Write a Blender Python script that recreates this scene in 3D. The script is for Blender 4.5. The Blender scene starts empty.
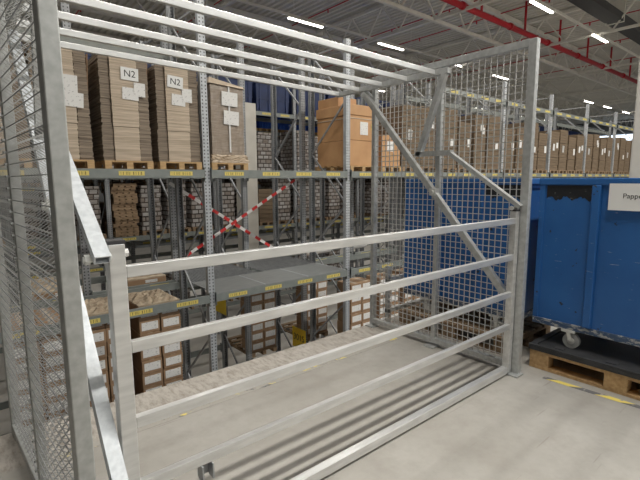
import bpy, math, random
from mathutils import Vector, Matrix
R = random.Random(7)
COL = bpy.context.scene.collection
SC = bpy.context.scene

# ------------------------------------------------------------------ materials
def nodes(name):
    m = bpy.data.materials.new(name); m.use_nodes = True
    nt = m.node_tree; b = nt.nodes['Principled BSDF']
    return m, nt, b

def N(nt, t, **kw):
    n = nt.nodes.new(t)
    for k, v in kw.items():
        if k in n.inputs: n.inputs[k].default_value = v
        else: setattr(n, k, v)
    return n

def rgba(c): return (c[0], c[1], c[2], 1)

def mix(nt, fac, a, b):
    n = nt.nodes.new('ShaderNodeMix'); n.data_type = 'RGBA'
    if isinstance(fac, (int, float)): n.inputs[0].default_value = fac
    else: nt.links.new(fac, n.inputs[0])
    for i, v in ((6, a), (7, b)):
        if isinstance(v, tuple): n.inputs[i].default_value = rgba(v)
        else: nt.links.new(v, n.inputs[i])
    return n.outputs[2]

def math_(nt, op, a, b=None, c=None):
    n = nt.nodes.new('ShaderNodeMath'); n.operation = op
    for i, v in enumerate((a, b, c)):
        if v is None: continue
        if isinstance(v, (int, float)): n.inputs[i].default_value = v
        else: nt.links.new(v, n.inputs[i])
    return n.outputs[0]

def noise(nt, vec, scale, detail=3, rough=0.5):
    n = N(nt, 'ShaderNodeTexNoise', Scale=scale, Detail=detail, Roughness=rough)
    nt.links.new(vec, n.inputs['Vector']); return n.outputs['Fac']

def ramp(nt, fac, lo, hi):
    n = nt.nodes.new('ShaderNodeMapRange'); nt.links.new(fac, n.inputs[0])
    n.inputs[1].default_value = lo; n.inputs[2].default_value = hi
    return n.outputs[0]

def coords(nt, scale=None):
    t = nt.nodes.new('ShaderNodeTexCoord').outputs['Object']
    if scale:
        mp = nt.nodes.new('ShaderNodeMapping'); mp.inputs['Scale'].default_value = scale
        nt.links.new(t, mp.inputs[0]); return mp.outputs[0]
    return t

def simple(name, c1, c2=None, metal=0, rough=.5, scale=8, stretch=None, lo=.35, hi=.65, bump=0, coat=0, spec=None):
    m, nt, b = nodes(name)
    b.inputs['Metallic'].default_value = metal; b.inputs['Roughness'].default_value = rough
    if spec is not None: b.inputs['Specular IOR Level'].default_value = spec
    if coat: b.inputs['Coat Weight'].default_value = coat; b.inputs['Coat Roughness'].default_value = .2
    if c2 is None: b.inputs['Base Color'].default_value = rgba(c1)
    else:
        f = noise(nt, coords(nt, stretch), scale, 4)
        nt.links.new(mix(nt, ramp(nt, f, lo, hi), c1, c2), b.inputs['Base Color'])
        if bump:
            bp = N(nt, 'ShaderNodeBump', Strength=bump, Distance=.01)
            nt.links.new(f, bp.inputs['Height']); nt.links.new(bp.outputs[0], b.inputs['Normal'])
    return m

def emit(name, c, s):
    m, nt, b = nodes(name)
    b.inputs['Base Color'].default_value = rgba(c)
    b.inputs['Emission Color'].default_value = rgba(c); b.inputs['Emission Strength'].default_value = s
    return m

M = {}
M['galv'] = simple('galvanised steel', (.48,.49,.485), (.60,.61,.605), .5, .42, 30)
M['galv_post'] = simple('dull galvanised post', (.40,.41,.40), (.50,.51,.50), .5, .48, 30)
M['galv_bright'] = simple('bright galvanised arm', (.56,.59,.62), (.68,.71,.74), .3, .5, 45)
M['rail'] = simple('brushed aluminium rail', (.66,.66,.65), (.80,.80,.79), .6, .30, 7, (.8,5,5))
M['wire'] = simple('galvanised wire', (.62,.61,.59), None, .45, .45)
M['crimp'] = simple('dull crimped wire', (.42,.42,.41), None, .3, .5)
M['dark_steel'] = simple('dark plastic cap', (.05,.05,.055), None, 0, .5)
M['bolt'] = simple('zinc bolt', (.75,.75,.72), None, .5, .3)
M['beam'] = simple('grey green rack beam', (.215,.235,.225), (.265,.285,.27), .1, .45, 6)
M['brace'] = simple('rack brace steel', (.30,.31,.32), (.40,.41,.42), .3, .5, 10)
M['deck'] = simple('steel shelf sheet', (.25,.265,.265), (.30,.31,.305), .3, .4, 5, (1,4,1))
M['wood'] = simple('pallet wood', (.44,.27,.12), (.58,.39,.20), 0, .7, 6, (1,6,6), bump=.2)
M['wood_dark'] = simple('weathered pallet wood', (.20,.13,.075), (.36,.25,.15), 0, .75, 6, (1,6,6))
M['card'] = simple('pale cardboard', (.47,.38,.285), (.68,.565,.445), 0, .8, 5, (.3,.3,11), bump=.1)
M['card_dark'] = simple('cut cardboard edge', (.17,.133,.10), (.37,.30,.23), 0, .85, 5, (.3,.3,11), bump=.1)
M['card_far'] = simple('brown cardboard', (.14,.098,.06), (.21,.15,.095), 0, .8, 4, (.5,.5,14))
M['tan'] = simple('tan corrugated carton', (.50,.27,.12), (.58,.33,.155), 0, .55, 3, None, coat=.15)
M['carton'] = simple('brown carton', (.30,.185,.105), (.38,.245,.145), 0, .7, 3)
M['kraft'] = simple('crumpled kraft paper', (.34,.26,.18), (.50,.41,.30), 0, .7, 6, (1,3,3), bump=.4)
M['film'] = simple('film wrapped cardboard', (.27,.215,.165), (.37,.30,.24), 0, .35, 7, (1,1,8), bump=.3, coat=.4)
M['film_pale'] = simple('film wrapped tan card', (.50,.39,.28), (.60,.49,.37), 0, .4, 6, (1,1,4), bump=.3, coat=.3)
def m_goods():
    m, nt, b = nodes('pale packed goods'); co = coords(nt)
    q = nt.nodes.new('ShaderNodeSeparateXYZ'); nt.links.new(co, q.inputs[0])
    c = nt.nodes.new('ShaderNodeCombineXYZ'); nt.links.new(math_(nt, 'ADD', q.outputs[0], q.outputs[1]), c.inputs[0]); nt.links.new(q.outputs[2], c.inputs[1])
    k = N(nt, 'ShaderNodeTexBrick', Scale=1.0); nt.links.new(c.outputs[0], k.inputs['Vector'])
    for n, v in (('Brick Width', .19), ('Row Height', .12), ('Mortar Size', .016), ('Mortar Smooth', .2), ('Bias', -.1)): k.inputs[n].default_value = v
    k.inputs['Color1'].default_value = (.42,.40,.385,1); k.inputs['Color2'].default_value = (.20,.155,.12,1); k.inputs['Mortar'].default_value = (.06,.042,.032,1)
    nt.links.new(k.outputs['Color'], b.inputs['Base Color']); b.inputs['Roughness'].default_value = .7
    return m
M['white_stack'] = m_goods()
M['paper'] = simple('white paper', (.84,.84,.83), None, 0, .7)
M['ink'] = simple('black print', (.02,.02,.025), None, 0, .7)
M['strap'] = simple('white strap', (.75,.74,.72), None, 0, .4)
M['yellow'] = simple('yellow sign', (.85,.58,.03), None, 0, .5)
M['red'] = simple('red pipe paint', (.50,.012,.025), None, 0, .4)
M['truss'] = simple('pale painted steel', (.78,.76,.70), (.85,.83,.77), 0, .55, 3)
M['tray'] = simple('dark cable duct', (.045,.045,.048), None, 0, .6)
M['rubber'] = simple('grey castor tyre', (.40,.40,.39), None, 0, .6)
M['black_plastic'] = simple('black plastic pallet tray', (.028,.029,.031), (.045,.046,.05), 0, .55, 8)
M['crate'] = simple('dark blue plastic crate', (.012,.025,.085), (.02,.04,.13), 0, .5, 4)
M['crate_bright'] = simple('bright blue plastic crate', (.02,.10,.50), (.03,.14,.62), 0, .45, 4)
M['chrome'] = simple('chrome handle', (.7,.7,.7), None, .9, .25)
M['column'] = simple('precast concrete', (.58,.55,.49), (.64,.61,.55), 0, .85, 4)
M['lamp'] = emit('lamp diffuser', (1,.95,.83), 14)
M['window'] = emit('daylight window', (.75,.87,1), 2.2)
M['wall'] = simple('grey wall cladding', (.16,.165,.17), (.19,.195,.20), 0, .8, 2)
M['wall_pale'] = simple('pale wall cladding', (.55,.54,.51), (.60,.59,.56), 0, .8, 2)
M['lower'] = simple('lower hall floor', (.50,.475,.43), (.57,.545,.50), 0, .6, 2)

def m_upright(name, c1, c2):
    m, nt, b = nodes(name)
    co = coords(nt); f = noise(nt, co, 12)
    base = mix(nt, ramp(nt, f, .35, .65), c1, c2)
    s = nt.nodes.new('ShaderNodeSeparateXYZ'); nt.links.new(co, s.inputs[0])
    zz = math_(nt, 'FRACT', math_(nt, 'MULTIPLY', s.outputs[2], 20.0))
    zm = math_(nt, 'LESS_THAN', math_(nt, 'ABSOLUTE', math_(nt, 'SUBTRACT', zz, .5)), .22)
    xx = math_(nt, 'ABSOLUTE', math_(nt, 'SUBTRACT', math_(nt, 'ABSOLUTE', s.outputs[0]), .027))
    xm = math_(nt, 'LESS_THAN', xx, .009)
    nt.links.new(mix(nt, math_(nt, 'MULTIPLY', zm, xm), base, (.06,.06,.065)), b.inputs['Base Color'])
    b.inputs['Metallic'].default_value = .3; b.inputs['Roughness'].default_value = .45
    return m
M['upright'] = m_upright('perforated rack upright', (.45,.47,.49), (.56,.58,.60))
M['upright_shaded'] = m_upright('perforated upright darkened as shade', (.29,.30,.31), (.37,.38,.39))  # same steel, darker: shade inside the racks put into the colour

def m_floor():
    m, nt, b = nodes('mezzanine concrete')
    co = coords(nt)
    f1 = noise(nt, co, 1.3, 5, .6); f2 = noise(nt, co, 14, 5, .6)
    c = mix(nt, ramp(nt, f1, .35, .65), (.355,.335,.302), (.43,.41,.377))
    c = mix(nt, math_(nt, 'MULTIPLY', ramp(nt, f2, .45, .75), .35), c, (.29,.27,.24))
    # scuffed rough strip next to the open edge
    s = nt.nodes.new('ShaderNodeSeparateXYZ'); nt.links.new(co, s.inputs[0])
    edge = ramp(nt, math_(nt, 'ADD', s.outputs[1], math_(nt, 'MULTIPLY', f1, .10)), 2.69, 2.74)
    f3 = noise(nt, coords(nt, (9, 3, 1)), 3.2, 6, .75)
    rough = mix(nt, ramp(nt, f3, .36, .56), (.30,.26,.22), (.50,.465,.42))
    c = mix(nt, edge, c, rough)
    f5 = noise(nt, co, 4.5, 6, .7)
    c = mix(nt, math_(nt, 'MULTIPLY', ramp(nt, f5, .50, .68), .40), c, (.30,.275,.245))
    # fine scratches
    f4 = noise(nt, coords(nt, (1.2, 30, 1)), 2.2, 2, .4)
    c = mix(nt, math_(nt, 'MULTIPLY', ramp(nt, f4, .70, .74), .35), c, (.22,.185,.16))
    nt.links.new(c, b.inputs['Base Color'])
    b.inputs['Roughness'].default_value = .55
    bp = N(nt, 'ShaderNodeBump', Strength=.12, Distance=.004)
    nt.links.new(f3, bp.inputs['Height']); nt.links.new(bp.outputs[0], b.inputs['Normal'])
    return m
M['floor'] = m_floor()

def m_hazard(name, axis, period, slant, worn, ya=(.80,.66,.16), bl=(.16,.16,.165), under=(.39,.365,.33)):
    m, nt, b = nodes(name); co = coords(nt)
    s = nt.nodes.new('ShaderNodeSeparateXYZ'); nt.links.new(co, s.inputs[0])
    u = s.outputs[axis]; v = s.outputs[1 - axis] if axis < 2 else s.outputs[0]
    k = math_(nt, 'FRACT', math_(nt, 'ADD', math_(nt, 'DIVIDE', u, period), math_(nt, 'MULTIPLY', v, slant)))
    c = mix(nt, math_(nt, 'LESS_THAN', k, .5), bl, ya)
    if worn:
        f = noise(nt, coords(nt, (4, 10, 1)), 1.6, 5, .65)
        c = mix(nt, ramp(nt, f, worn, worn + .05), c, under)
    nt.links.new(c, b.inputs['Base Color']); b.inputs['Roughness'].default_value = .6
    return m
M['tape_worn'] = m_hazard('worn hazard tape', 0, .34, 4, .385)
M['tape'] = m_hazard('yellow and grey hazard tape', 1, .30, 5, .60)
M['barrier'] = m_hazard('red and white barrier tape', 0, .26, 3.5, 0, (.72,.70,.68), (.60,.03,.03))

def m_label():
    m, nt, b = nodes('yellow location label'); co = coords(nt)
    s = nt.nodes.new('ShaderNodeSeparateXYZ'); nt.links.new(co, s.inputs[0])
    f = N(nt, 'ShaderNodeTexNoise', Scale=70, Detail=1); mp = nt.nodes.new('ShaderNodeMapping')
    mp.inputs['Scale'].default_value = (1, .01, .01); nt.links.new(co, mp.inputs[0]); nt.links.new(mp.outputs[0], f.inputs['Vector'])
    bars = math_(nt, 'GREATER_THAN', f.outputs['Fac'], .55)
    band = math_(nt, 'LESS_THAN', math_(nt, 'ABSOLUTE', s.outputs[2]), .02)
    xin = math_(nt, 'LESS_THAN', math_(nt, 'ABSOLUTE', s.outputs[0]), .135)
    k = math_(nt, 'MULTIPLY', math_(nt, 'MULTIPLY', bars, band), xin)
    nt.links.new(mix(nt, k, (.74,.60,.16), (.10,.085,.04)), b.inputs['Base Color'])
    return m
M['label'] = m_label()

def m_print():
    m, nt, b = nodes('printed white label'); co = coords(nt)
    f = noise(nt, coords(nt, (26, 26, 60)), 1.0, 2)
    nt.links.new(mix(nt, ramp(nt, f, .60, .66), (.80,.79,.77), (.50,.49,.49)), b.inputs['Base Color'])
    b.inputs['Roughness'].default_value = .6
    return m
M['print'] = m_print()

def m_bin():
    m, nt, b = nodes('worn blue bin paint'); co = coords(nt)
    s = nt.nodes.new('ShaderNodeSeparateXYZ'); nt.links.new(co, s.inputs[0])
    f = noise(nt, co, 3); c = mix(nt, ramp(nt, f, .3, .7), (.016,.105,.33), (.026,.135,.40))
    sc = noise(nt, coords(nt, (3, 6, 70)), 1.3, 4, .6)
    c = mix(nt, math_(nt, 'MULTIPLY', ramp(nt, sc, .685, .71), .75), c, (.50,.53,.56))
    sp = noise(nt, co, 11, 3, .6)
    c = mix(nt, ramp(nt, sp, .68, .71), c, (.03,.035,.04))
    nt.links.new(c, b.inputs['Base Color']); b.inputs['Roughness'].default_value = .42
    return m
M['bin'] = m_bin()

def m_worn(name, base, worn, lo):
    m, nt, b = nodes(name)
    f = noise(nt, coords(nt, (6, 6, 20)), 2.5, 5, .7)
    nt.links.new(mix(nt, ramp(nt, f, lo, lo + .07), base, worn), b.inputs['Base Color'])
    b.inputs['Roughness'].default_value = .5
    return m
M['bin_black'] = m_worn('flaking black paint', (.012,.013,.016), (.30,.30,.29), .64)
M['bin_edge'] = m_worn('scuffed bin bottom edge', (.05,.09,.17), (.42,.42,.41), .50)
M['bin_rim'] = m_worn('scuffed blue rim', (.018,.115,.35), (.30,.33,.36), .64)

# ------------------------------------------------------------------ mesh builder
class MB:
    def __init__(s): s.v = []; s.f = []
    def hexa(s, P):
        b = len(s.v); s.v += [tuple(p) for p in P]
        s.f += [tuple(b + i for i in q) for q in ((0,3,2,1),(4,5,6,7),(0,1,5,4),(1,2,6,5),(2,3,7,6),(3,0,4,7))]
        return s
    def box(s, x0, x1, y0, y1, z0, z1):
        return s.hexa([(x0,y0,z0),(x1,y0,z0),(x1,y1,z0),(x0,y1,z0),(x0,y0,z1),(x1,y0,z1),(x1,y1,z1),(x0,y1,z1)])
    def bar(s, p, q, w, h, side=(1,0,0)):
        p, q = Vector(p), Vector(q); d = (q - p).normalized(); a = Vector(side)
        a = (a - d * a.dot(d))
        if a.length < 1e-4: a = d.orthogonal()
        a.normalize(); b = d.cross(a)
        o = [a*(-w/2) + b*(-h/2), a*(w/2) + b*(-h/2), a*(w/2) + b*(h/2), a*(-w/2) + b*(h/2)]
        return s.hexa([p + k for k in o] + [q + k for k in o])
    def path(s, pts, r, n=4):
        pts = [Vector(p) for p in pts]; b0 = len(s.v)
        for i, p in enumerate(pts):
            d = (pts[min(i+1, len(pts)-1)] - pts[max(i-1, 0)]).normalized()
            a = Vector((0,0,1)) if abs(d.z) < .9 else Vector((1,0,0))
            a = (a - d*a.dot(d)).normalized(); c = d.cross(a)
            for k in range(n):
                t = 2*math.pi*k/n + math.pi/4
                s.v.append(tuple(p + a*(r*math.cos(t)) + c*(r*math.sin(t))))
        for i in range(len(pts)-1):
            for k in range(n):
                s.f.append((b0+i*n+k, b0+i*n+(k+1)%n, b0+(i+1)*n+(k+1)%n, b0+(i+1)*n+k))
        s.f.append(tuple(b0+k for k in range(n))[::-1]); e = b0+(len(pts)-1)*n
        s.f.append(tuple(e+k for k in range(n)))
        return s
    def tube(s, p, q, r, n=10): return s.path([p, q], r, n)
    def frame_tube(s, p, q, w, h, t, side=(1,0,0)):      # open ended square tube
        p, q = Vector(p), Vector(q); d = (q-p).normalized(); a = Vector(side)
        a = (a - d*a.dot(d)).normalized(); b = d.cross(a); B = len(s.v)
        for e in (p, q):
            for ww, hh in ((w/2, h/2), (w/2-t, h/2-t)):
                for sx, sy in ((-1,-1),(1,-1),(1,1),(-1,1)): s.v.append(tuple(e + a*(sx*ww) + b*(sy*hh)))
        for k in range(4):
            j = (k+1) % 4
            s.f += [(B+k,B+j,B+8+j,B+8+k), (B+4+j,B+4+k,B+12+k,B+12+j), (B+j,B+k,B+4+k,B+4+j), (B+8+k,B+8+j,B+12+j,B+12+k)]
        return s
    def build(s, name, mat, parent=None, origin=(0,0,0), bevel=0, smooth=False):
        me = bpy.data.meshes.new(name); o0 = Vector(origin)
        me.from_pydata([tuple(Vector(v) - o0) for v in s.v], [], s.f); me.update()
        me.materials.append(M[mat] if isinstance(mat, str) else mat)
        if smooth: me.polygons.foreach_set('use_smooth', [True]*len(me.polygons))
        o = bpy.data.objects.new(name, me); COL.objects.link(o)
        if parent: o.parent = parent
        else: o.location = o0
        if bevel:
            m = o.modifiers.new('bevel', 'BEVEL'); m.width = bevel; m.segments = 2; m.limit_method = 'ANGLE'
        return o

def tag(o, label, cat, group=None, kind=None):
    o['label'] = label; o['category'] = cat
    if group: o['group'] = group
    if kind: o['kind'] = kind
    return o
def thing(name, label, cat, loc, group=None):
    o = bpy.data.objects.new(name, None); COL.objects.link(o); o.location = loc
    o.empty_display_size = .1
    return tag(o, label, cat, group)
def struct(o): o['kind'] = 'structure'; return o
def copy_tree(o, parent=None):
    c = o.copy(); COL.objects.link(c)
    if parent: c.parent = parent
    for ch in o.children: copy_tree(ch, c)
    return c
class Proto:
    """first use places the original, later uses place copies with shared meshes"""
    def __init__(s, make): s.make = make; s.o = None
    def put(s, loc, label, group=None, rz=0):
        if s.o is None: s.o = s.make(); o = s.o
        else: o = copy_tree(s.o)
        o.location = loc; o.rotation_euler = (0,0,rz); o['label'] = label
        if group: o['group'] = group
        return o
ORD = ['first','second','third','fourth','fifth','sixth','seventh','eighth','ninth','tenth','eleventh','twelfth',
       'thirteenth','fourteenth','fifteenth','sixteenth','seventeenth','eighteenth','nineteenth','twentieth',
       'twenty-first','twenty-second','twenty-third','twenty-fourth','twenty-fifth','twenty-sixth','twenty-seventh',
       'twenty-eighth','twenty-ninth','thirtieth','thirty-first','thirty-second','thirty-third','thirty-fourth']

def text(name, body, size, mat, parent, loc, rot, depth=.0008):
    cu = bpy.data.curves.new(name, 'FONT'); cu.body = body; cu.size = size; cu.extrude = depth
    cu.align_x = 'CENTER'; cu.align_y = 'CENTER'
    t = bpy.data.objects.new(name, cu); COL.objects.link(t)
    bpy.context.view_layer.update()
    me = bpy.data.meshes.new_from_object(t.evaluated_get(bpy.context.evaluated_depsgraph_get()))
    bpy.data.objects.remove(t); bpy.data.curves.remove(cu)
    me.materials.clear(); me.materials.append(M[mat])
    o = bpy.data.objects.new(name, me); COL.objects.link(o); o.parent = parent
    o.location = loc; o.rotation_euler = rot
    return o
HP = math.pi/2

# ------------------------------------------------------------------ the hall
LOWZ = -2.95
struct(MB().box(-14, 30, -14, 3.09, -.28, 0).build('floor', 'floor'))
struct(MB().box(-14, 62, 3.0, 30, LOWZ-.2, LOWZ).build('floor', 'lower'))
mb = MB()                                   # trapezoid roof deck, ribs along Y
x = -14.0; prof = []
while x < 62:
    prof += [(x, 8.30), (x+.10, 8.30), (x+.13, 8.38), (x+.25, 8.38)]; x += .28
B = len(mb.v)
for px, pz in prof: mb.v += [(px, -14, pz), (px, 30, pz)]
for i in range(len(prof)-1): mb.f.append((B+2*i, B+2*i+1, B+2*i+3, B+2*i+2))
M['roof'] = simple('grey roof deck', (.66,.64,.59), (.72,.70,.65), 0, .6, 1)
struct(mb.build('ceiling', 'roof'))
struct(MB().box(-14, 62, 30, 30.2, LOWZ, 8.4).build('wall_back', 'wall'))
w = struct(MB().box(62, 62.2, -14, 30, LOWZ, 8.4).build('wall_right', 'wall'))
struct(MB().box(-14.2, -14, -14, 30, LOWZ, 8.4).build('wall_left', 'wall'))
struct(MB().box(-14, 62, -14.2, -14, LOWZ, 8.4).build('wall_front', 'wall_pale'))
win = MB().box(61.9, 61.99, 10, 22, 5.6, 6.6).build('window_1', 'window'); struct(win)
struct(MB().box(6.0, 6.55, .75, 1.665, 0, 8.3).build('concrete_column', 'column', origin=(6.2,1.2,0), bevel=.02))

def truss_y(X, y0, y1):
    m = MB(); m.box(X-.045, X+.045, y0, y1, 6.98, 7.07); m.box(X-.06, X+.06, y0, y1, 8.12, 8.24)
    y = y0; k = 0
    while y < y1 - .7:
        m.bar((X, y, 7.04 if k % 2 else 8.15), (X, y+.85, 8.15 if k % 2 else 7.04), .05, .05); y += .85; k += 1
    struct(m.build('roof_truss', 'truss', origin=(X, y0, 7)))
def truss_x(Y, x0, x1):
    m = MB(); m.box(x0, x1, Y-.06, Y+.06, 6.97, 7.08); m.box(x0, x1, Y-.08, Y+.08, 8.10, 8.26)
    x = x0; k = 0
    while x < x1 - .7:
        m.bar((x, Y, 7.04 if k % 2 else 8.15), (x+.95, Y, 8.15 if k % 2 else 7.04), .06, .06, (0,1,0)); x += .95; k += 1
    struct(m.build('roof_truss', 'truss', origin=(x0, Y, 7)))
for X in (.9, 7.2, 13.5, 19.8, 26.1, 32.4, 38.7, 45): truss_y(X, -8, 29)
for Y in (10.0, 16.5, 23, -3.5): truss_x(Y, -12, 60)

# sprinkler main with hangers, branch lines
t = thing('sprinkler_pipe', 'thick red sprinkler pipe running under the roof beside the lattice truss', 'pipe', (-4, 8.8, 7))
o0 = (-4, 8.8, 7)
MB().tube((-4,8.8,7.12), (36,8.8,7.12), .10, 14).build('main_pipe', 'red', t, o0, smooth=True)
for k in range(12):
    X = 2 + 3.15*k
    MB().tube((X,8.8,7.12), (X,8.8,8.28), .045, 8).build('riser', 'red', t, o0, smooth=True)
for k in range(11):
    X = 3.9 + 3.15*k
    MB().tube((X,8.78,7.12), (X+.12,8.78,7.12), .125, 14).build('pipe_coupling', 'red', t, o0, smooth=True)
for k, X in enumerate((4.5, 8.4, 12.1, 15.9, 17.9, 21.9, 25.8, 30)):
    m = MB(); m.tube((X, 1, 8.18), (X, 22, 8.18), .022, 6)
    for y in range(2, 22, 3): m.tube((X, y, 8.05), (X, y, 8.2), .03, 6)
    tag(m.build('sprinkler_branch_pipe', 'red', origin=(X,1,8.18)),
        'thin red branch pipe under the roof deck, %s along the hall from the left' % ORD[k], 'pipe', 'thin red branch pipes')
# cable duct
t = thing('cable_duct', 'dark cable duct hanging along the roof at upper right', 'cable duct', (6, 6.4, 7.6))
m = MB(); m.box(6,58,6.15,6.19,7.35,7.62); m.box(6,58,6.66,6.70,7.35,7.62); m.box(6,58,6.19,6.66,7.35,7.38)
m.build('duct', 'tray', t, (6,6.4,7.6))
m = MB()
for k in range(4): m.tube((6,6.25+k*.115,7.425), (58,6.25+k*.115,7.425), .045, 8)
m.build('cable', 'tray', t, (6,6.4,7.6))
for k in range(8): MB().box(8+6*k,8.04+6*k,6.13,6.72,7.32,8.3).build('hanger', 'truss', t, (6,6.4,7.6))

# lamps: trunking rail with separate tubes
def area(name, x, y, z, sx, sy, power, col=(1,.975,.93)):
    l = bpy.data.lights.new(name, 'AREA'); l.shape = 'RECTANGLE'; l.size = sx; l.size_y = sy
    l.energy = power; l.color = col
    o = bpy.data.objects.new(name, l); COL.objects.link(o); o.location = (x, y, z)
    return o
HANG = 8.3
def lamp_row(Y, rail0, rail1, lamps, desc, power):
    t = thing('lamp_rail', 'long pale lamp rail under the roof %s' % desc, 'lamp rail', (rail0, Y, 7.05))
    MB().box(rail0, rail1, Y-.035, Y+.035, 7.05, 7.12).build('rail', 'truss', t, (rail0,Y,7.05))
    for k in range(int((rail1-rail0)/6.3)): MB().tube((rail0+1+6.3*k, Y, 7.12), (rail0+1+6.3*k, Y, HANG), .008, 6).build('hanger', 'truss', t, (rail0,Y,7.05))
    for k, X in enumerate(lamps):
        t = thing('strip_lamp', 'lit strip lamp on the rail %s, %s from the left' % (desc, ORD[k]), 'lamp', (X, Y, 7), 'strip lamps under the roof')
        MB().box(X, X+1.55, Y-.05, Y+.05, 6.99, 7.05).build('lamp_housing', 'truss', t, (X,Y,7))
        MB().box(X+.02, X+1.53, Y-.045, Y+.045, 6.955, 6.99).build('diffuser', 'lamp', t, (X,Y,7))
        area('lamp_light', X+.78, Y, 6.95, 1.5, .08, power)
PW = 72
lamp_row(7.0, -4, 60, [-2.5, 1.8, 6.0, 10.3, 14.4, 19.5], 'nearest the red pipe', PW)
lamp_row(12.9, -4, 60, [0.4, 4.9, 9.35, 13.85, 18.3, 22.8, 35.4, 39.2, 43.6], 'beyond the red pipe', PW)
lamp_row(19.5, -4, 60, [2, 8, 14, 20, 26, 32, 38, 44], 'farthest back', PW)
# rows over the mezzanine: unbroken strips; the cool rear one is added ambient fill
for Y, pw, cl in ((-.25, 1600, (1,.975,.92)), (-6.5, 620, (.93,.97,1))):
    t = thing('strip_lamp', 'long unbroken strip lamp over the mezzanine %s' % ('above the gate' if Y > -1 else 'behind the viewer, added as ambient fill'), 'lamp', (0, Y, 7))
    MB().box(0, 26, Y-.09, Y+.09, 7.0, 7.08).build('lamp_housing', 'truss', t, (0,Y,7))
    MB().box(0, 26, Y-.08, Y+.08, 6.97, 7.0).build('diffuser', 'lamp', t, (0,Y,7))
    for k in range(5): MB().tube((1+6*k, Y, 7.08), (1+6*k, Y, HANG), .008, 6).build('hanger', 'truss', t, (0,Y,7))
    area('lamp_light', 13, Y, 6.96, 26, .15, pw, cl)

# ------------------------------------------------------------------ pallet gate
g0 = (1.8, 1.58, 0)
gate = thing('pallet_gate', 'galvanised tilting pallet gate with front rails, between two mesh side panels', 'gate', g0)
for a, b, zt_, yb in ((.378,.432,1.29,1.605), (3.150,3.20,1.262,1.60)):
    u = MB().box(a, b, 1.55, yb, .02, zt_).build('upright', 'rail', gate, g0, bevel=.003)
    MB().box(a-.001, b+.001, 1.549, yb+.001, zt_, zt_+.012).build('end_cap', 'dark_steel', u, g0)
for z in (1.192, .922, .64, .388):
    MB().box(.432, 3.150, 1.552, 1.582, z-.021, z+.021).build('front_rail', 'rail', gate, g0, bevel=.003)
MB().box(.432, 3.150, 1.552, 1.60, .015, .065).build('bottom_rail', 'rail', gate, g0, bevel=.003)
for k in range(5):
    y = 2.315 + .295*k
    MB().bar((.37,y,2.41), (3.18,y,2.372), .03, .04, (0,1,0)).build('top_rail', 'rail', gate, g0, bevel=.003)
for k, xc in enumerate((.345, 3.176)):
    zz = 2.41 if k == 0 else 2.372; ye = 1.49 if k == 0 else 1.535
    am = 'galv_bright' if k == 0 else 'galv'
    MB().box(xc-.022, xc+.022, 2.18, 3.53, zz-.025, zz+.02).build('top_side_bar', 'galv', gate, g0, bevel=.003)
    s = MB()
    s.frame_tube((xc,2.22,zz-.02), (xc,2.465,1.70), .045, .045, .004)
    s.bar((xc,2.49,1.715), (xc,2.13,1.715), .045, .04)
    s.build('bent_arm', 'galv', gate, g0)
    a = MB().frame_tube((xc,2.16,1.72), (xc,ye,1.252 if k == 0 else 1.295), .048, .03, .004).build('link_arm', am, gate, g0)
    if k == 0: MB().frame_tube((xc,3.14,2.33), (xc,1.46,.46), .048, .05, .004).build('diagonal_arm', am, gate, g0)
    else: MB().frame_tube((xc,3.14,2.33), (xc,1.61,.62), .045, .05, .004).build('diagonal_arm', am, gate, g0)
    m = MB(); zb_ = 1.25 if k == 0 else 1.285; yb_ = ye+.05
    m.tube((xc-.046,yb_,zb_), (xc+.04,yb_,zb_), .010, 6); m.tube((xc-.042,yb_,zb_), (xc-.026,yb_,zb_), .017, 6); m.tube((xc+.026,yb_,zb_), (xc+.036,yb_,zb_), .017, 6)
    m.build('pivot_bolt', 'bolt', a, g0)
    m = MB(); m.tube((xc-.045,2.29,1.39), (xc+.045,2.29,1.39), .018, 8); m.box(xc-.03,xc+.03,2.26,2.32,1.36,1.42)
    m.build('pivot_bolt', 'bolt', gate, g0)
MB().tube((.432,1.575,1.255), (.446,1.575,1.255), .014, 8).build('cap_bolt', 'strap', gate, g0)
m = MB(); m.box(.665,.715,1.584,1.59,.305,.366); m.box(.665,.671,1.54,1.584,.30,.366); m.box(.709,.715,1.54,1.584,.30,.366)
m.build('latch_bracket', 'brace', gate, g0)

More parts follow.
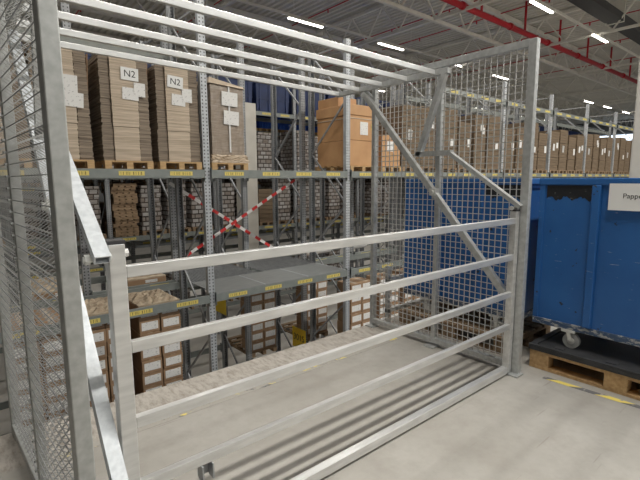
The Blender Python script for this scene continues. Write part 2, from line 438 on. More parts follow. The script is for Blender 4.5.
def crimp(y, x, z0, z1, amp, per):
    n = int((z1-z0)/per*2); return [(x + (amp if i % 2 else -amp), y, z0 + (z1-z0)*i/n) for i in range(n+1)]
def side_panel(name, label, X, inward, crimped, turn=0):
    o = (X, 1.53, 0); t = thing(name, label, 'mesh panel', o)
    pm = 'galv_post' if crimped else 'galv'
    MB().box(X-.026, X+.026, 1.50, 1.56, 0, 2.47).build('front_post', pm, t, o, bevel=.004)
    MB().box(X-.02, X+.02, 2.275, 2.315, .08, 2.42).build('middle_post', pm, t, o, bevel=.003)
    MB().box(X-.024, X+.024, 3.03, 3.07, 0, 2.42).build('rear_post', pm, t, o, bevel=.004)
    MB().box(X-.025, X+.025, 1.56, 3.07, 2.42, 2.47).build('top_bar', pm, t, o, bevel=.003)
    MB().box(X-.025, X+.025, 1.56, 3.03, .035, .08).build('bottom_bar', pm, t, o, bevel=.003)
    for y in (1.53, 2.295, 3.03):
        MB().box(X-.05 + .03*inward, X+.05 + .03*inward, y-.05, y+.05, 0, .012).build('foot_plate', pm, t, o)
    m = MB(); cw = MB() if crimped else m; r = .0026 if crimped else .0042
    y = 1.60; st = .05 if crimped else .05
    while y < 3.03:
        if abs(y-2.295) > .018:
            m.path(crimp(y, X, .08, 2.42, .013, .038), .0025) if crimped else m.path([(X-.004,y,.08),(X-.004,y,2.42)], r)
        y += st
    z = .12
    while z < 2.42:
        if crimped: cw.path([(X-.014,1.56,z),(X-.014,3.03,z)], .0022)
        else: m.path([(X+.004,1.56,z),(X+.004,3.03,z)], r)
        z += .05
    m.build('wire_mesh', 'crimp' if crimped else 'wire', t, o)
    if crimped: cw.build('cross_wires', 'brace', t, o)
    if crimped:                                  # wire ends stand proud of the middle post
        we = None; z = .12
        while z < 2.42:
            if we is None: we = MB().tube((0,0,0),(.016,.004,0), .006, 6).build('wire_end', 'galv_post', t); c = we
            else: c = we.copy(); COL.objects.link(c)
            c.location = (-.032, 2.285-1.53, z); z += .05
    t.rotation_euler = (0,0,turn)
    return t
side_panel('mesh_side_panel', 'galvanised mesh side panel seen edge-on at the left of the gate', .252, 1, True, math.radians(3.2))
side_panel('mesh_side_panel', 'galvanised mesh side panel facing us, right of the gate, before the blue bins', 3.236, -1, False)

# floor tapes
tag(MB().box(.3, 3.18, 2.60, 2.645, .0005, .002).build('hazard_tape', 'tape_worn', origin=(0,2.6,0)),
    'badly worn yellow hazard tape along the scuffed floor edge inside the gate', 'floor tape')
m = MB(); m.hexa([(3.385,-.3,.0005),(3.43,-.3,.0005),(3.355,1.36,.0005),(3.31,1.36,.0005),(3.385,-.3,.002),(3.43,-.3,.002),(3.355,1.36,.002),(3.31,1.36,.002)])
tag(m.build('hazard_tape', 'tape', origin=(3.3,0,0)), 'yellow and grey hazard tape on the floor before the wooden pallet at right', 'floor tape')
# low guard rail on the edge to the right of the gate
t = thing('edge_guardrail', 'low galvanised guard rail along the floor edge beyond the right mesh panel', 'guard rail', (3.4,3.03,0))
for z in (.12, .46): MB().box(3.42, 5.6, 3.01, 3.05, z-.02, z+.02).build('guard_bar', 'galv', t, (3.4,3.03,0))
for x in (3.42, 4.5, 5.56): MB().box(x, x+.04, 3.01, 3.05, 0, .6).build('guard_post', 'galv', t, (3.4,3.03,0))

# ------------------------------------------------------------------ wooden pallet with tray, blue bins
def detailed_pallet(label, x0, y0, L=1.2, W=.8, mat='wood'):
    """length L runs along Y, width W along X"""
    o = (x0, y0, 0); t = thing('wooden_pallet', label, 'pallet', o, 'wooden pallets under the blue bins')
    for i in range(3):
        for j in range(3):
            bx = x0 + (W-.10)*i/2; by = y0 + (L-.145)*j/2
            MB().box(bx, bx+.10, by, by+.145, .022, .1).build('block', mat, t, o, bevel=.003)
    for i in range(3):
        bx = x0 + (W-.10)*i/2; MB().box(bx, bx+.10, y0, y0+L, 0, .022).build('bottom_board', mat, t, o)
    for j in range(3):
        by = y0 + (L-.145)*j/2; MB().box(x0, x0+W, by, by+.145, .1, .122).build('cross_board', mat, t, o)
    for i in range(5):
        w_ = .145 if i % 2 == 0 else .1
        bx = x0 + (W-.145)*i/4 + (.0 if i % 2 == 0 else .022)
        MB().box(bx, bx+w_, y0, y0+L, .122, .144).build('deck_board', mat, t, o)
    return t
detailed_pallet('wooden pallet standing under the black plastic tray and nearer blue bin', 3.46, .33)
o = (3.45,.3,.144); t = thing('plastic_tray', 'black plastic tray lying on the wooden pallet under the blue bin', 'tray', o)
MB().box(3.45, 4.27, .32, 1.54, .145, .18).build('tray_base', 'black_plastic', t, o, bevel=.006)
m = MB(); m.box(3.45,3.49,.32,1.54,.18,.192); m.box(4.22,4.27,.32,1.54,.18,.192); m.box(3.49,4.22,.32,.37,.18,.192); m.box(3.49,4.22,1.49,1.54,.18,.192)
m.build('tray_rim', 'black_plastic', t, o, bevel=.004)
for y in (.62, .98, 1.34): MB().box(3.515,3.56,y-.035,y+.035,.18,.186).build('tray_recess', 'dark_steel', t, o)

def castor(t, x, y, z0, z1, o):
    r = .060
    w = MB().tube((x-.017,y,z0+r), (x+.017,y,z0+r), r, 22).build('castor_wheel', 'rubber', t, o)
    MB().tube((x-.022,y,z0+r), (x+.022,y,z0+r), r*.45, 14).build('hub', 'bolt', w, o)
    m = MB(); m.bar((x-.027,y,z0+r), (x-.027,y+.02,z1-.02), .005, .03); m.bar((x+.027,y,z0+r), (x+.027,y+.02,z1-.02), .005, .03)
    m.box(x-.035,x+.035,y-.03,y+.07,z1-.022,z1)
    m.build('castor_fork', 'bolt', t, o)
def bin_(label, y0, y1, zb, ribs, X=3.6, D=.85, patch=False, handle=None, wheels=True, floor_z=.18):
    o = (X, (y0+y1)/2, zb); t = thing('steel_bin', label, 'bin', o, 'blue steel bins beside the gate')
    zt = 1.50
    m = MB(); m.box(X+.012,X+D-.012,y0+.012,y1-.012,zb+.05,zb+.07)
    m.box(X+.012,X+.03,y0+.012,y1-.012,zb+.07,zt-.05); m.box(X+D-.03,X+D-.012,y0+.012,y1-.012,zb+.07,zt-.05)
    m.box(X+.03,X+D-.03,y0+.012,y0+.03,zb+.07,zt-.05); m.box(X+.03,X+D-.03,y1-.03,y1-.012,zb+.07,zt-.05)
    m.build('body', 'bin', t, o)
    m = MB(); m.box(X-.008,X+.05,y0-.008,y1+.008,zt-.05,zt); m.box(X+D-.05,X+D+.008,y0-.008,y1+.008,zt-.05,zt)
    m.box(X+.05,X+D-.05,y0-.008,y0+.05,zt-.05,zt); m.box(X+.05,X+D-.05,y1-.05,y1+.008,zt-.05,zt)
    m.build('rim', 'bin_rim', t, o, bevel=.006)
    m = MB(); m.box(X,X+D,y0,y0+.03,zb,zb+.05); m.box(X,X+D,y1-.03,y1,zb,zb+.05); m.box(X,X+.03,y0+.03,y1-.03,zb,zb+.05); m.box(X+D-.03,X+D,y0+.03,y1-.03,zb,zb+.05)
    m.build('bottom_frame', 'bin_edge', t, o, bevel=.003)
    for y in ribs: MB().box(X-.02,X+.012,y-.03,y+.03,zb+.05,zt-.05).build('rib', 'bin', t, o, bevel=.01)
    for y in (y0+.02, y1-.02): MB().box(X,X+.02,y-.02,y+.02,zb+.05,zt-.05).build('corner_post', 'bin', t, o, bevel=.004)
    if patch:
        m = MB(); rr = random.Random(3); n = 26; ya, yb = patch
        b = 0
        for i in range(n+1):
            y = ya + (yb-ya)*i/n; lo = 1.345 + rr.uniform(-.008,.012) + .012*math.sin(i*.7)
            for xx in (X+.010, X+.0125): m.v += [(xx,y,1.447),(xx,y,lo)]
        for i in range(n):
            b = 4*i
            m.f += [(b,b+1,b+5,b+4),(b+2,b+6,b+7,b+3),(b+1,b+3,b+7,b+5),(b,b+4,b+6,b+2)]
        p = m.build('paint_patch', 'bin_black', t, o); p['label'] = 'flaking black paint patch'
    if handle:
        hy, z0, z1 = handle
        p = MB().path([(X,hy,z0),(X-.045,hy,z0),(X-.05,hy,z0+.01),(X-.05,hy,z1-.01),(X-.045,hy,z1),(X,hy,z1)], .009, 8).build('handle', 'chrome', t, o)
        p['label'] = 'chrome handle'
    if wheels:
        for x in (X+.03, X+D-.14):
            for y in (y0+.2, y1-.30): castor(t, x, y, floor_z, zb+.004, o)
    return t, o
b1, o1 = bin_('worn blue steel bin with the white sign, on castors at the right edge', .36, 1.59, .325, (.73, 1.185), patch=(1.54, 1.218))
m = MB().box(3.574,3.578,.60,1.10,1.275,1.462)
sg = m.build('sign', 'paper', b1, o1); sg['label'] = 'white sign reading Pappe'
text('sign_text', 'Pappe', .048, 'ink', sg, (3.5735-o1[0], .957-o1[1], 1.375-o1[2]), (HP, 0, -HP))
detailed_pallet('wooden pallet behind the mesh panel under the farther blue bin', 3.50, 1.72, mat='wood_dark')
bin_('blue steel bin seen through the right mesh panel with a chrome handle', 1.70, 2.95, .30, (2.1, 2.52), patch=(2.065, 1.74), handle=(1.74, 1.10, 1.25), floor_z=.144)

# ------------------------------------------------------------------ racks
def upright_bm(X, Y, z0, z1, face):
    m = MB(); w, d = .10, .075
    # C section, open towards the frame inside
    m.box(X-w/2, X+w/2, Y-.004 if face > 0 else Y-.004, Y+.004, z0, z1)
    m.box(X-w/2, X-w/2+.008, Y+.004 if face > 0 else Y-d, Y+d if face > 0 else Y-.004, z0, z1)
    m.box(X+w/2-.008, X+w/2, Y+.004 if face > 0 else Y-d, Y+d if face > 0 else Y-.004, z0, z1)
    m.box(X-.075, X+.075, Y-.02, Y+.08 if face > 0 else Y+.02, z0, z0+.008)
    return m
PITCH = 2.8
def FX(k): return .06 + PITCH*k
def rack(label, Yf, Yr, k0, k1, top, levels, near, tallk=(), off=0, pitch=PITCH, skip=lambda k, z, f: False, labels=True):
    GX = lambda k: .06 + pitch*k + off
    o = (GX(k0), Yf, LOWZ); t = thing('pallet_rack', label, 'rack', o)
    for k in range(k0, k1+1):
        X = GX(k); tp = top
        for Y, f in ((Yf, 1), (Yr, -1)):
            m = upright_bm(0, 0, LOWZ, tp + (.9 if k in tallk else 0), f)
            u = m.build('upright', 'upright' if (near and f > 0) else 'upright_shaded', t, (0,0,0)); u.location = (X-o[0], Y-o[1], -o[2])
        m = MB(); z = LOWZ + .2; s = 0
        st = (tp-.085-z)/7
        for s in range(7):
            ya, yb = (Yf+.04, Yr-.04) if s % 2 == 0 else (Yr-.04, Yf+.04)
            m.bar((X,ya,z), (X,yb,z+st), .025, .03); z += st
        m.box(X-.0125,X+.0125,Yf+.04,Yr-.04,LOWZ+.19,LOWZ+.22); m.box(X-.0125,X+.0125,Yf+.04,Yr-.04,tp-.1,tp-.07)
        m.build('frame_brace', 'brace', t, o)
    for k in range(k0, k1):
        for z in levels:
            for f in (0, 1):
                if skip(k, z, f): continue
                Y0 = Yf-.045 if f == 0 else Yr+.005
                m = MB(); m.box(GX(k)+.05, GX(k+1)-.05, Y0, Y0+.04, z-.115, z)
                m.box(GX(k)+.05, GX(k)+.056, Y0-.004, Y0+.06, z-.17, z+.03); m.box(GX(k+1)-.056, GX(k+1)-.05, Y0-.004, Y0+.06, z-.17, z+.03)
                xm = (GX(k)+GX(k+1))/2
                b = m.build('beam', 'beam', t, (xm,Y0,z-.06)); b.location = (xm-o[0], Y0-o[1], z-.06-o[2])
                if f == 0 and labels and z > -1:
                    for j in range(round(pitch/.7)):
                        lx = GX(k) + .42 + .66*j
                        l = MB().box(-.16,.16,-.003,0,-.028,.028).build('beam_label', 'label', b)
                        l.location = (lx-xm, -.0005, .004)
    return t
LV = (-2.05, -.2, 1.65, 3.5)
rack('long pallet rack directly across the gap from the gate, holding the cardboard stacks', 6.0, 7.1, -1, 8, 3.98, LV, True, tallk=(1,),
     skip=lambda k, z, f: z > 3 and k in (1, 2) or (z > 3 and k in (-1, 0) and f == 0))
rack('mostly empty pallet rack standing back to back behind the cardboard stacks', 7.34, 8.44, -2, 12, 3.98, LV, False, pitch=1.4,
     skip=lambda k, z, f: z > 3 and k > 0)
rack('far pallet rack across the second aisle, with dark blue crates on its top beams', 11.4, 12.5, 0, 12, 4.3, (-2.05, -.55, .12, 1.65, 3.5), False, off=0)
rack('farthest pallet rack behind, with a row of bright blue crates', 12.74, 13.84, 0, 8, 4.3, (-2.05,-.2,1.35,3.1), False, off=.9)

# shelf sheets and wire decks on the low beams
for k in range(3):
    x0 = FX(1)+.06 + k*.893
    m = MB(); m.box(x0, x0+.888, 5.97, 6.86, -.198, -.188); m.box(x0, x0+.888, 5.958, 5.97, -.212, -.188)
    dk = m.build('steel_shelf_panel', 'deck', origin=(x0,6,-.2))
    MB().box(x0+.872, x0+.888, 5.98, 6.85, -.188, -.184).build('panel_lip', 'galv_bright', dk, (x0,6,-.2))
    tag(dk, 'grey steel shelf sheet on the low beam, %s of three' % ('leftmost','middle','rightmost')[k], 'shelf', 'steel shelf sheets')
for k in range(2):
    x0 = FX(1)+.07 + k*1.4; x1 = x0+1.26; m = MB(); y = 6.88
    while y < 8.46:
        m.path([(x0,y,-.192),(x1,y,-.192)], .006); y += .05
    x = x0
    while x < x1: m.path([(x,6.87,-.18),(x,8.46,-.18)], .006); x += .05
    tag(m.build('wire_shelf_deck', 'brace', origin=(x0,7.3,-.2)), 'wire mesh deck behind the steel shelf sheets, %s of two' % ('left','right')[k], 'shelf', 'wire decks')

# ------------------------------------------------------------------ goods
def pallet_mesh(W=.6, D=1.1, mat='wood'):
    def mk():
        m = MB()
        for x in (0, W/2-.04, W-.08):
            for y in (0, D/2-.05, D-.1): m.box(x, x+.08, y, y+.1, .02, .085)
            m.box(x, x+.08, 0, D, 0, .02)
        for k in range(6):
            y = (D-.11)*k/5; m.box(0, W, y, y+.11, .085, .105)
        return tag(m.build('wooden_pallet', mat), 'x', 'pallet', 'pallets in the racks')
    return mk
half_pallet = Proto(pallet_mesh()); half_pallet_dark = Proto(pallet_mesh(mat='wood_dark'))
PH = .105; ZB = 1.65

def layered(m, x0, x1, y0, y1, z0, z1, n, jit, rr):
    for i in range(n):
        a = rr.uniform(-jit, jit); b = rr.uniform(-jit, jit); h = (z1-z0)/n
        m.box(x0+a, x1+a, y0+b, y1+b, z0+h*i, z0+h*(i+1)*.999 if i == n-1 else z0+h*(i+.93))
def sheet(t, name, x, y, z, w, h, rz=0, mat='print', ry=0):
    """paper taped flat on a face looking towards -Y (local coordinates of the thing)"""
    o = MB().box(-w/2, w/2, -.002, 0, -h/2, h/2).build(name, mat, t)
    o.location = (x, y, z); o.rotation_euler = (0, ry, 0); return o
def cardboard_stack(label, x, H, seed, sheets, n2=None):
    rr = random.Random(seed); Wd, D = .60, .95
    t = thing('cardboard_stack', label, 'cardboard stack', (x, 6.02, ZB+PH), 'cardboard stacks at the left of the upper beam')
    m = MB(); layered(m, .135, .445, .0, D, 0, H*.32, 26, .003, rr); m.build('blank_bundle', 'card', t)
    m = MB(); layered(m, .13, .45, -.006, D, H*.325, H, 52, .003, rr); m.build('blank_bundle', 'card', t)
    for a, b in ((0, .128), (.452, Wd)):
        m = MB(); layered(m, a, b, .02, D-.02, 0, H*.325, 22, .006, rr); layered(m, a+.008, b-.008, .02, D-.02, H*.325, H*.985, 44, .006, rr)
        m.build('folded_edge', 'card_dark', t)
    for i, (sx, sz, w, h, ry) in enumerate(sheets): sheet(t, 'paper_sheet', sx, -.013-.004*i, sz, w, h, ry=ry)
    m = MB(); m.bar((Wd+.02,.28,H*.62), (Wd+.045,.28,H*.97), .012, .25, (1,0,0)); m.build('loose_flap', 'carton', t)
    if n2:
        s = sheet(t, 'paper_sheet', n2[0], -.022, n2[1], .215, .155, mat='paper', ry=n2[2])
        s['label'] = 'white sheet reading N2'
        text('sheet_text', 'N2', .115, 'ink', s, (0,-.0025,0), (HP,0,0))
    half_pallet.put((x, 6.0, ZB), 'wooden pallet under the %s' % label.split(',')[0], 'pallets in the racks')
    return t
cardboard_stack('pale cardboard stack half hidden behind the left post, without a number sheet', .78, 1.33, 1, [(.40,.87,.155,.22,.03),(.43,.70,.20,.17,.06)])
cardboard_stack('pale cardboard stack with a level N2 sheet, second from the left post', 1.50, 1.32, 2, [(.36,.84,.20,.15,.04),(.475,.90,.14,.17,.02)], (.36,1.08,.03))
cardboard_stack('pale cardboard stack with a tilted N2 sheet, just left of the tall rack upright', 2.19, 1.28, 3, [(.30,.83,.19,.15,.05),(.42,.90,.14,.18,.0)], (.26,1.06,.07))
cardboard_stack('pale cardboard stack seen through the left mesh panel', .13, 1.25, 4, [(.36,.8,.2,.15,0)])

# film wrapped stack right of the tall upright
def wavy_box(m, x0, x1, y0, y1, z0, z1, amp, seed, n=14, taper=0):
    rr = random.Random(seed); b = len(m.v); per = []
    for i in range(n): per.append((x0+(x1-x0)*i/n, y0))
    for i in range(n): per.append((x1, y0+(y1-y0)*i/n))
    for i in range(n): per.append((x1-(x1-x0)*i/n, y1))
    for i in range(n): per.append((x0, y1-(y1-y0)*i/n))
    P = len(per); cx, cy = (x0+x1)/2, (y0+y1)/2
    for k in range(n+1):
        z = z0+(z1-z0)*k/n; s = 1-taper*k/n
        for (px, py) in per:
            m.v.append((cx+(px-cx)*s+rr.uniform(-amp,amp), cy+(py-cy)*s+rr.uniform(-amp,amp), z+rr.uniform(-amp,amp)*(0 if k in (0,) else .6)))
    for k in range(n):
        for i in range(P): m.f.append((b+k*P+i, b+k*P+(i+1)%P, b+(k+1)*P+(i+1)%P, b+(k+1)*P+i))
    m.f.append(tuple(b+n*P+i for i in range(P))); m.f.append(tuple(b+i for i in range(P))[::-1])
x0 = 2.95; zt = ZB+PH
t = thing('wrapped_stack', 'film wrapped brown cardboard stack just right of the tall rack upright', 'wrapped stack', (x0,6.02,zt))
m = MB(); wavy_box(m, .035,.565,.03,.92,.12,1.12,.005,11); m.build('wrapped_block', 'film', t, smooth=False)
m = MB(); wavy_box(m, -.0,.62,-.02,.95,.0,.12,.012,12, taper=.06); m.build('tan_skirt', 'film_pale', t)
m = MB(); m.hexa([(.0,.0,1.13),(.58,.0,1.10),(.58,.94,1.10),(.0,.94,1.13),(.02,.02,1.21),(.56,.02,1.13),(.56,.92,1.14),(.02,.92,1.21)]); m.build('top_cover', 'film_pale', t)
MB().box(.31,.335,.012,.024,.16,1.12).build('strap', 'strap', t)
sheet(t, 'paper_sheet', .33, .008, .93, .26, .20, ry=.03); sheet(t, 'paper_sheet', .35, .008, .66, .25, .20, ry=.04)
half_pallet.put((x0, 6.0, ZB), 'wooden pallet under the film wrapped stack', 'pallets in the racks')

# tan boxes right of the next upright
x0 = 5.76
t = thing('boxed_pallet_load', 'large tan carton load with two tiers, behind the second rack upright', 'carton load', (x0,6.05,zt))
m = MB(); m.box(0,.68,0,.95,0,.47); m.box(.0,.68,.0,.95,.475,.93); m.build('lower_carton', 'tan', t, bevel=.006)
m = MB(); m.box(-.02,.70,-.02,.97,.93,1.12); m.build('lid', 'tan', t, bevel=.008)
MB().box(.02,.5,.35,.95,1.12,1.30).build('upper_carton', 'tan', t, bevel=.006)
MB().box(-.012,.692,-.012,.962,.865,.88).build('strap', 'film_pale', t)
sheet(t, 'paper_sheet', .36, -.004, .70, .21, .24); s = sheet(t, 'yellow_note', .60, -.004, .74, .09, .12, mat='label')
Proto(pallet_mesh(.7, 1.05)).put((x0-.01, 6.02, ZB), 'wooden pallet under the large tan carton load', 'pallets in the racks')
x0 = 6.62
t = thing('boxed_pallet_load', 'small tan carton load just left of the right mesh panel, lower than its neighbour', 'carton load', (x0,6.05,zt))
MB().box(0,.56,0,.9,0,.62).build('lower_carton', 'tan', t, bevel=.006)
sheet(t, 'paper_sheet', .26, -.004, .40, .20, .20)
half_pallet.put((x0, 6.02, ZB), 'wooden pallet under the small tan carton load', 'pallets in the racks')

# long row of brown stacks to the right
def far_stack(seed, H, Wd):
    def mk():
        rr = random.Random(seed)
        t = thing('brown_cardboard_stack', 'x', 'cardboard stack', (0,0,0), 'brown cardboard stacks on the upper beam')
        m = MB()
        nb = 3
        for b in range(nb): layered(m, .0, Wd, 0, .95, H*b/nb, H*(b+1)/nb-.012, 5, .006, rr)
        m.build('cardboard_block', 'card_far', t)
        for k in range(rr.choice((1,2,2))): sheet(t, 'paper_sheet', rr.uniform(.15,.45), -.01, H*rr.uniform(.42,.85), .13, rr.uniform(.15,.21), ry=rr.uniform(-.08,.12))
        return t
    return mk
fs = [Proto(far_stack(20+i, h, w_)) for i, (h, w_) in enumerate(((1.27,.56),(1.34,.60),(1.18,.58),(1.30,.52),(1.08,.55)))]
n = 0
xs = [7.22, 7.82] + [FX(k)+.12+.665*j for k in range(3, 8) for j in range(4)]
for x in xs:
    p = fs[(n*3+n//4) % 5]
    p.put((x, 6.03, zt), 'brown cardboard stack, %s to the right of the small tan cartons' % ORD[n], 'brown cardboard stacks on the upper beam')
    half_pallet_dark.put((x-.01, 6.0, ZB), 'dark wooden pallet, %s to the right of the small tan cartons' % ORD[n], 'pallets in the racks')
    n += 1

# cartons with white labels on the lowest visible level
carton_protos = {}
def carton(w, d, h):
    key = (w, d, h)
    if key not in carton_protos:
        def mk():
            t = thing('labelled_carton', 'x', 'carton', (0,0,0), 'labelled brown cartons under the low beam')
            MB().box(0, w, 0, d, 0, h).build('carton_body', 'carton', t, bevel=.006)
            MB().box(w*.1, w*.9, -.003, 0, h*.22, h*.82).build('carton_label', 'print', t)
            MB().box(w*.38, w*.62, .001, d*.999, h, h+.001).build('packing_tape', 'film_pale', t)
            return t
        carton_protos[key] = Proto(mk)
    return carton_protos[key]
LB = -2.05
def column_of_cartons(x, y, z0, n, w, h, desc, gap=.004, d=.40):
    for i in range(n):
        k = n-1-i
        carton(w, d, h).put((x + R.uniform(-.006,.006), y + R.uniform(-.012,.012), z0 + i*(h+gap)),
            'carton %s from top, %s' % (ORD[k], desc), 'labelled brown cartons under the low beam')
def carton_pallet(x, y, ncol, n, w, h, desc, z=LB, d=.40):
    half_pallet_dark.put((x-.01, y-.02, z), 'wooden pallet under the %s' % desc, 'pallets in the racks')
    for c in range(ncol):
        nm = ('left column', 'right column')[c] if ncol == 2 else 'column'
        column_of_cartons(x + c*(w+.012), y, z+PH+.001, n, w, h, '%s of %s' % (nm, desc), d=d)
carton_pallet(.36, 6.03, 2, 9, .28, .19, 'carton pile behind the left mesh panel', d=.8)
carton_pallet(1.08, 6.03, 2, 9, .285, .189, 'carton pile behind the left gate upright', d=.8)
carton_pallet(1.80, 6.03, 2, 9, .28, .189, 'carton pile right of the left gate upright', d=.8)
carton_pallet(5.78, 6.03, 2, 7, .30, .20, 'carton pile below the second rack upright')
carton_pallet(6.60, 6.03, 2, 7, .30, .20, 'carton pile left of the right mesh panel')
carton_pallet(7.40, 6.03, 2, 7, .30, .20, 'carton pile behind the mesh panel')
carton_pallet(4.345, 7.40, 2, 8, .29, .195, 'carton pile beneath the steel shelf sheets', z=LB)
carton_pallet(5.76, 7.40, 2, 8, .29, .195, 'carton pile just past the yellow 3015 sign', z=LB)

# crumpled kraft paper on flat cartons at the low beam level
def kraft_paper(label, x, y, z, w, d):
    rr = random.Random(int(x*100)); m = MB(); n = 12; b = 0
    for lay in range(2):
        for i in range(n+1):
            for j in range(n+1):
                e = min(i, j, n-i, n-j)/n
                m.v.append((w*i/n, d*j/n, (0 if lay == 0 else .012 + rr.uniform(0,.06)*min(1,e*6+.25) + .02*math.sin(i*1.1+x*9)*e)))
        for i in range(n):
            for j in range(n):
                a = b+i*(n+1)+j; q = (a, a+n+1, a+n+2, a+1); m.f.append(q if lay else q[::-1])
        b += (n+1)**2
    for i in range(n):
        for q in ((i*(n+1), (i+1)*(n+1)), (i*(n+1)+n, (i+1)*(n+1)+n), (i, i+1), (n*(n+1)+i, n*(n+1)+i+1)):
            m.f.append((q[0], q[1], q[1]+b//2, q[0]+b//2))
    p = m.build('kraft_paper', 'kraft'); p.location = (x, y, z)
    tag(p, label, 'paper', 'crumpled kraft paper')
def flat_carton(label, x, y, z, w, d):
    t = thing('flat_carton', label, 'carton', (x,y,z), 'flat cartons on the low beam')
    MB().box(0,w,0,d,0,.085).build('carton_body', 'carton', t, bevel=.004)
    sheet(t, 'carton_label', w*.6, -.002, .042, .20, .05)
zt2 = LB + PH + .001 + 9*.193 - .002
kraft_paper('crumpled brown paper on the carton pile behind the left gate upright', 1.08, 6.03, zt2, .58, .8)
kraft_paper('crumpled brown paper on the carton pile right of the left gate upright', 1.80, 6.03, zt2, .57, .8)
flat_carton('flat brown carton under crumpled paper, one row farther back at left', .74, 7.33, -.199, .64, 1.1)
kraft_paper('crumpled brown paper left of the left gate upright, one row farther back', .74, 7.33, -.1135, .64, 1.1)
flat_carton('flat brown carton under crumpled paper, just left of the tall rack upright', 2.05, 7.33, -.199, .62, 1.1)
kraft_paper('crumpled brown paper just left of the tall rack upright, one row farther back', 2.05, 7.33, -.1135, .62, 1.1)

# far goods in the third and fourth rack
def wrapped_goods(seed, H, mat):
    def mk():
        t = thing('wrapped_goods', 'x', 'wrapped goods', (0,0,0), 'wrapped goods in the far rack')
        rr = random.Random(seed); m = MB()
        layered(m, 0, .50, 0, .95, 0, H, int(H/.12), .012, rr); m.build('goods_block', mat, t); return t
    return mk
wg = [Proto(wrapped_goods(40, 1.15, 'white_stack')), Proto(wrapped_goods(41, 1.3, 'white_stack')), Proto(wrapped_goods(42, 1.0, 'card_far')), Proto(wrapped_goods(43,1.2,'white_stack'))]
def boards(m_seed=5):
    m = MB(); rr = random.Random(m_seed); z = 0
    for i in range(16):
        a, b = rr.uniform(-.03,.03), rr.uniform(-.03,.03)
        for k in range(4): m.box(a+k*.15, a+k*.15+.11, b, b+.9, z, z+.022)
        for k in range(3): m.box(a, a+.56, b+.4*k, b+.4*k+.1, z+.022, z+.08)
        z += .082
    return m
cnt = {}
for lev, nm in ((-2.05, 'bottom'), (.12, 'low'), (1.65, 'upper')):
    i = 0
    for k in range(0, 6):
        for j in range(4):
            x = FX(k)+.12+.665*j
            if lev == -2.05 and (j % 2 or k > 3): continue
            if lev == .12 and k == 1 and j == 0:
                p = boards().build('wooden_board_pile', 'wood_dark'); p.location = (x, 11.45, lev)
                tag(p, 'rough pile of dark wooden boards in the far rack, seen below the N2 stacks', 'board pile'); continue
            if R.random() < .2: i += 1; continue
            half_pallet_dark.put((x-.01, 11.4, lev), 'pallet in the far rack on the %s level, %s from the left' % (nm, ORD[i]), 'pallets in the racks')
            wg[R.randrange(4)].put((x, 11.45, lev+PH), 'pale wrapped goods in the far rack on the %s level, %s from the left' % (nm, ORD[i]), 'wrapped goods in the far rack')
            i += 1
i = 0
for lev, nm in ((-.2, 'low'), (1.35, 'middle')):
    for k in range(0, 6):
        for j in range(4):
            x = FX(k)+.9+.12+.665*j
            half_pallet_dark.put((x-.01, 12.74, lev), 'pallet in the farthest rack on the %s level, %s from the left' % (nm, ORD[4*k+j]), 'pallets in the racks')
            wg[R.randrange(4)].put((x, 12.79, lev+PH), 'wrapped goods in the farthest rack on the %s level, %s from the left' % (nm, ORD[4*k+j]), 'wrapped goods in the farthest rack')
def crate_mesh(mat, W, D, H):
    def mk():
        m = MB()
        m.hexa([(.04,.04,0),(W-.04,.04,0),(W-.04,D-.04,0),(.04,D-.04,0),(.01,.01,H-.06),(W-.01,.01,H-.06),(W-.01,D-.01,H-.06),(.01,D-.01,H-.06)])
        m.box(-.01,W+.01,-.01,D+.01,H-.06,H)
        for k in range(4): m.box(.12+k*(W-.28)/3, .16+k*(W-.28)/3, 0, .04, .05, H-.06)
        m.box(.02,W-.02,.01,.04,H*.42,H*.48)
        return tag(m.build('plastic_crate', mat), 'x', 'crate', 'blue crates')
    return mk
dc = Proto(crate_mesh('crate', 1.22, 1.0, .88)); bc = Proto(crate_mesh('crate_bright', .62, .9, .42))
n = 0
for k in range(0, 12):
    for j in range(2):
        x = FX(k)+.12+1.32*j
        dc.put((x, 11.45, 3.5), 'dark blue crate on the top beam of the far rack, %s from the left' % ORD[n], 'dark blue crates'); n += 1
n = 0
for k in range(2, 6):
    for j in range(4):
        x = FX(k)+.12+.665*j
        x += .9
        half_pallet.put((x, 12.76, 3.1), 'pallet under the %s bright blue crate from the left' % ORD[n], 'pallets in the racks')
        bc.put((x-.01, 12.8, 3.1+PH), 'small bright blue crate in the farthest rack, %s from the left' % ORD[n], 'bright blue crates'); n += 1
# blue crates on the top beams of the near rack, far right
for n, x in enumerate([FX(k)+.12+1.32*j for k in range(3, 6) for j in range(2)]):
    if n in (): continue
# pale film rolls lying on the low beams behind the second upright
for n, (x, y) in enumerate(((5.98,7.36),(7.16,7.36))):
    m = MB(); m.tube((x,7.75,-.199+.11), (x+.72,7.75,-.199+.11), .11, 16)
    tag(m.build('film_roll', 'paper', origin=(x,7.75,-.199)), 'white film roll lying on the low beam behind the second upright, %s from the left' % ORD[n], 'film roll', 'white film rolls')

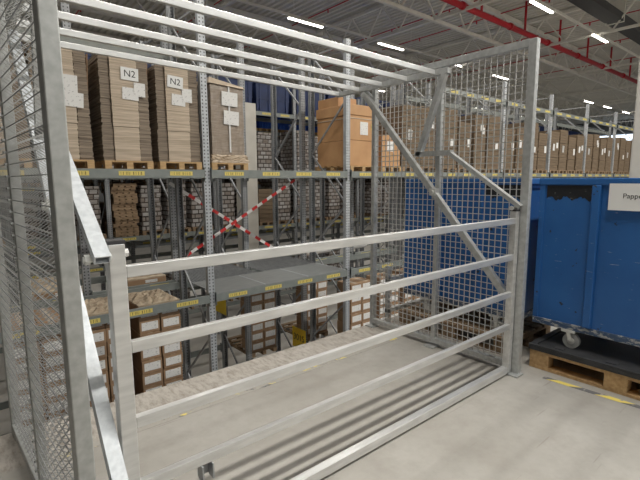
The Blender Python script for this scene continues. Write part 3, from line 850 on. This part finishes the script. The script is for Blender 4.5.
# yellow bay signs
def bay_sign(label, X, Y, z, body):
    t = thing('bay_sign', label, 'sign', (X,Y,z), 'yellow bay signs')
    MB().box(-.003,.003,-.48,0,-.46,0).build('sign_plate', 'yellow', t)
    if body: text('sign_text', body, .20, 'ink', t, (-.004,-.24,-.22), (HP,0,-HP))
bay_sign('yellow sign reading 3015 low behind the second rack upright', 5.592, 7.72, -1.74, '3015')
bay_sign('yellow bay sign just right of the tall rack upright under the steel shelf', 4.19, 8.62, -.86, '')
tag(MB().box(5.72,6.12,9.9,10.3,LOWZ,3.42).build('concrete_column', 'column', origin=(5.9,10.1,LOWZ)), 'tall beige concrete column between the racks, right of the film wrapped stack', 'column')

# barrier tapes crossing in front of the empty rack bay
def tape(label, p, q):
    p, q = Vector(p), Vector(q); L = (q-p).length
    m = MB(); n = 10
    for i in range(n): m.box(L*i/n, L*(i+1)/n, -.001, .001, -.028, .028)
    o = m.build('barrier_tape', 'barrier'); d = (q-p).normalized(); z = Vector((0,0,1)); y = z.cross(d).normalized(); z = d.cross(y)
    o.matrix_world = Matrix.Translation(p) @ Matrix((d, y, z)).transposed().to_4x4()
    tag(o, label, 'barrier tape', 'crossed barrier tapes')
tape('red and white barrier tape sloping down to the right in the rack bay', (2.81,7.331,1.46), (4.85,7.331,.15))
tape('red and white barrier tape sloping up to the right in the rack bay', (2.91,7.325,.12), (5.61,7.325,1.60))

# ------------------------------------------------------------------ world, camera, view
w = bpy.data.worlds.new('World'); SC.world = w; w.use_nodes = True
w.node_tree.nodes['Background'].inputs[0].default_value = (.80,.86,.95,1); w.node_tree.nodes['Background'].inputs[1].default_value = .15
F_, PITCH_, YAW, H_, ROLL = 440., .1364, .878, 1.5, -.0055
fh = Vector((math.cos(YAW), math.sin(YAW), 0)); rt = Vector((math.sin(YAW), -math.cos(YAW), 0)); up = Vector((0,0,1))
f = fh*math.cos(PITCH_) - up*math.sin(PITCH_); u = up*math.cos(PITCH_) + fh*math.sin(PITCH_)
r2 = rt*math.cos(ROLL) + u*math.sin(ROLL); u2 = u*math.cos(ROLL) - rt*math.sin(ROLL)
cd = bpy.data.cameras.new('camera'); cam = bpy.data.objects.new('camera', cd); COL.objects.link(cam)
cd.sensor_width = 36; cd.lens = F_/640*36; cd.clip_start = .05; cd.clip_end = 200
cam.matrix_world = Matrix.Translation((0,0,H_)) @ Matrix((r2, u2, -f)).transposed().to_4x4()
SC.camera = cam
SC.view_settings.view_transform = 'Standard'; SC.view_settings.look = 'None'
SC.view_settings.gamma = 1; SC.view_settings.use_curve_mapping = False; SC.view_settings.exposure = -.02
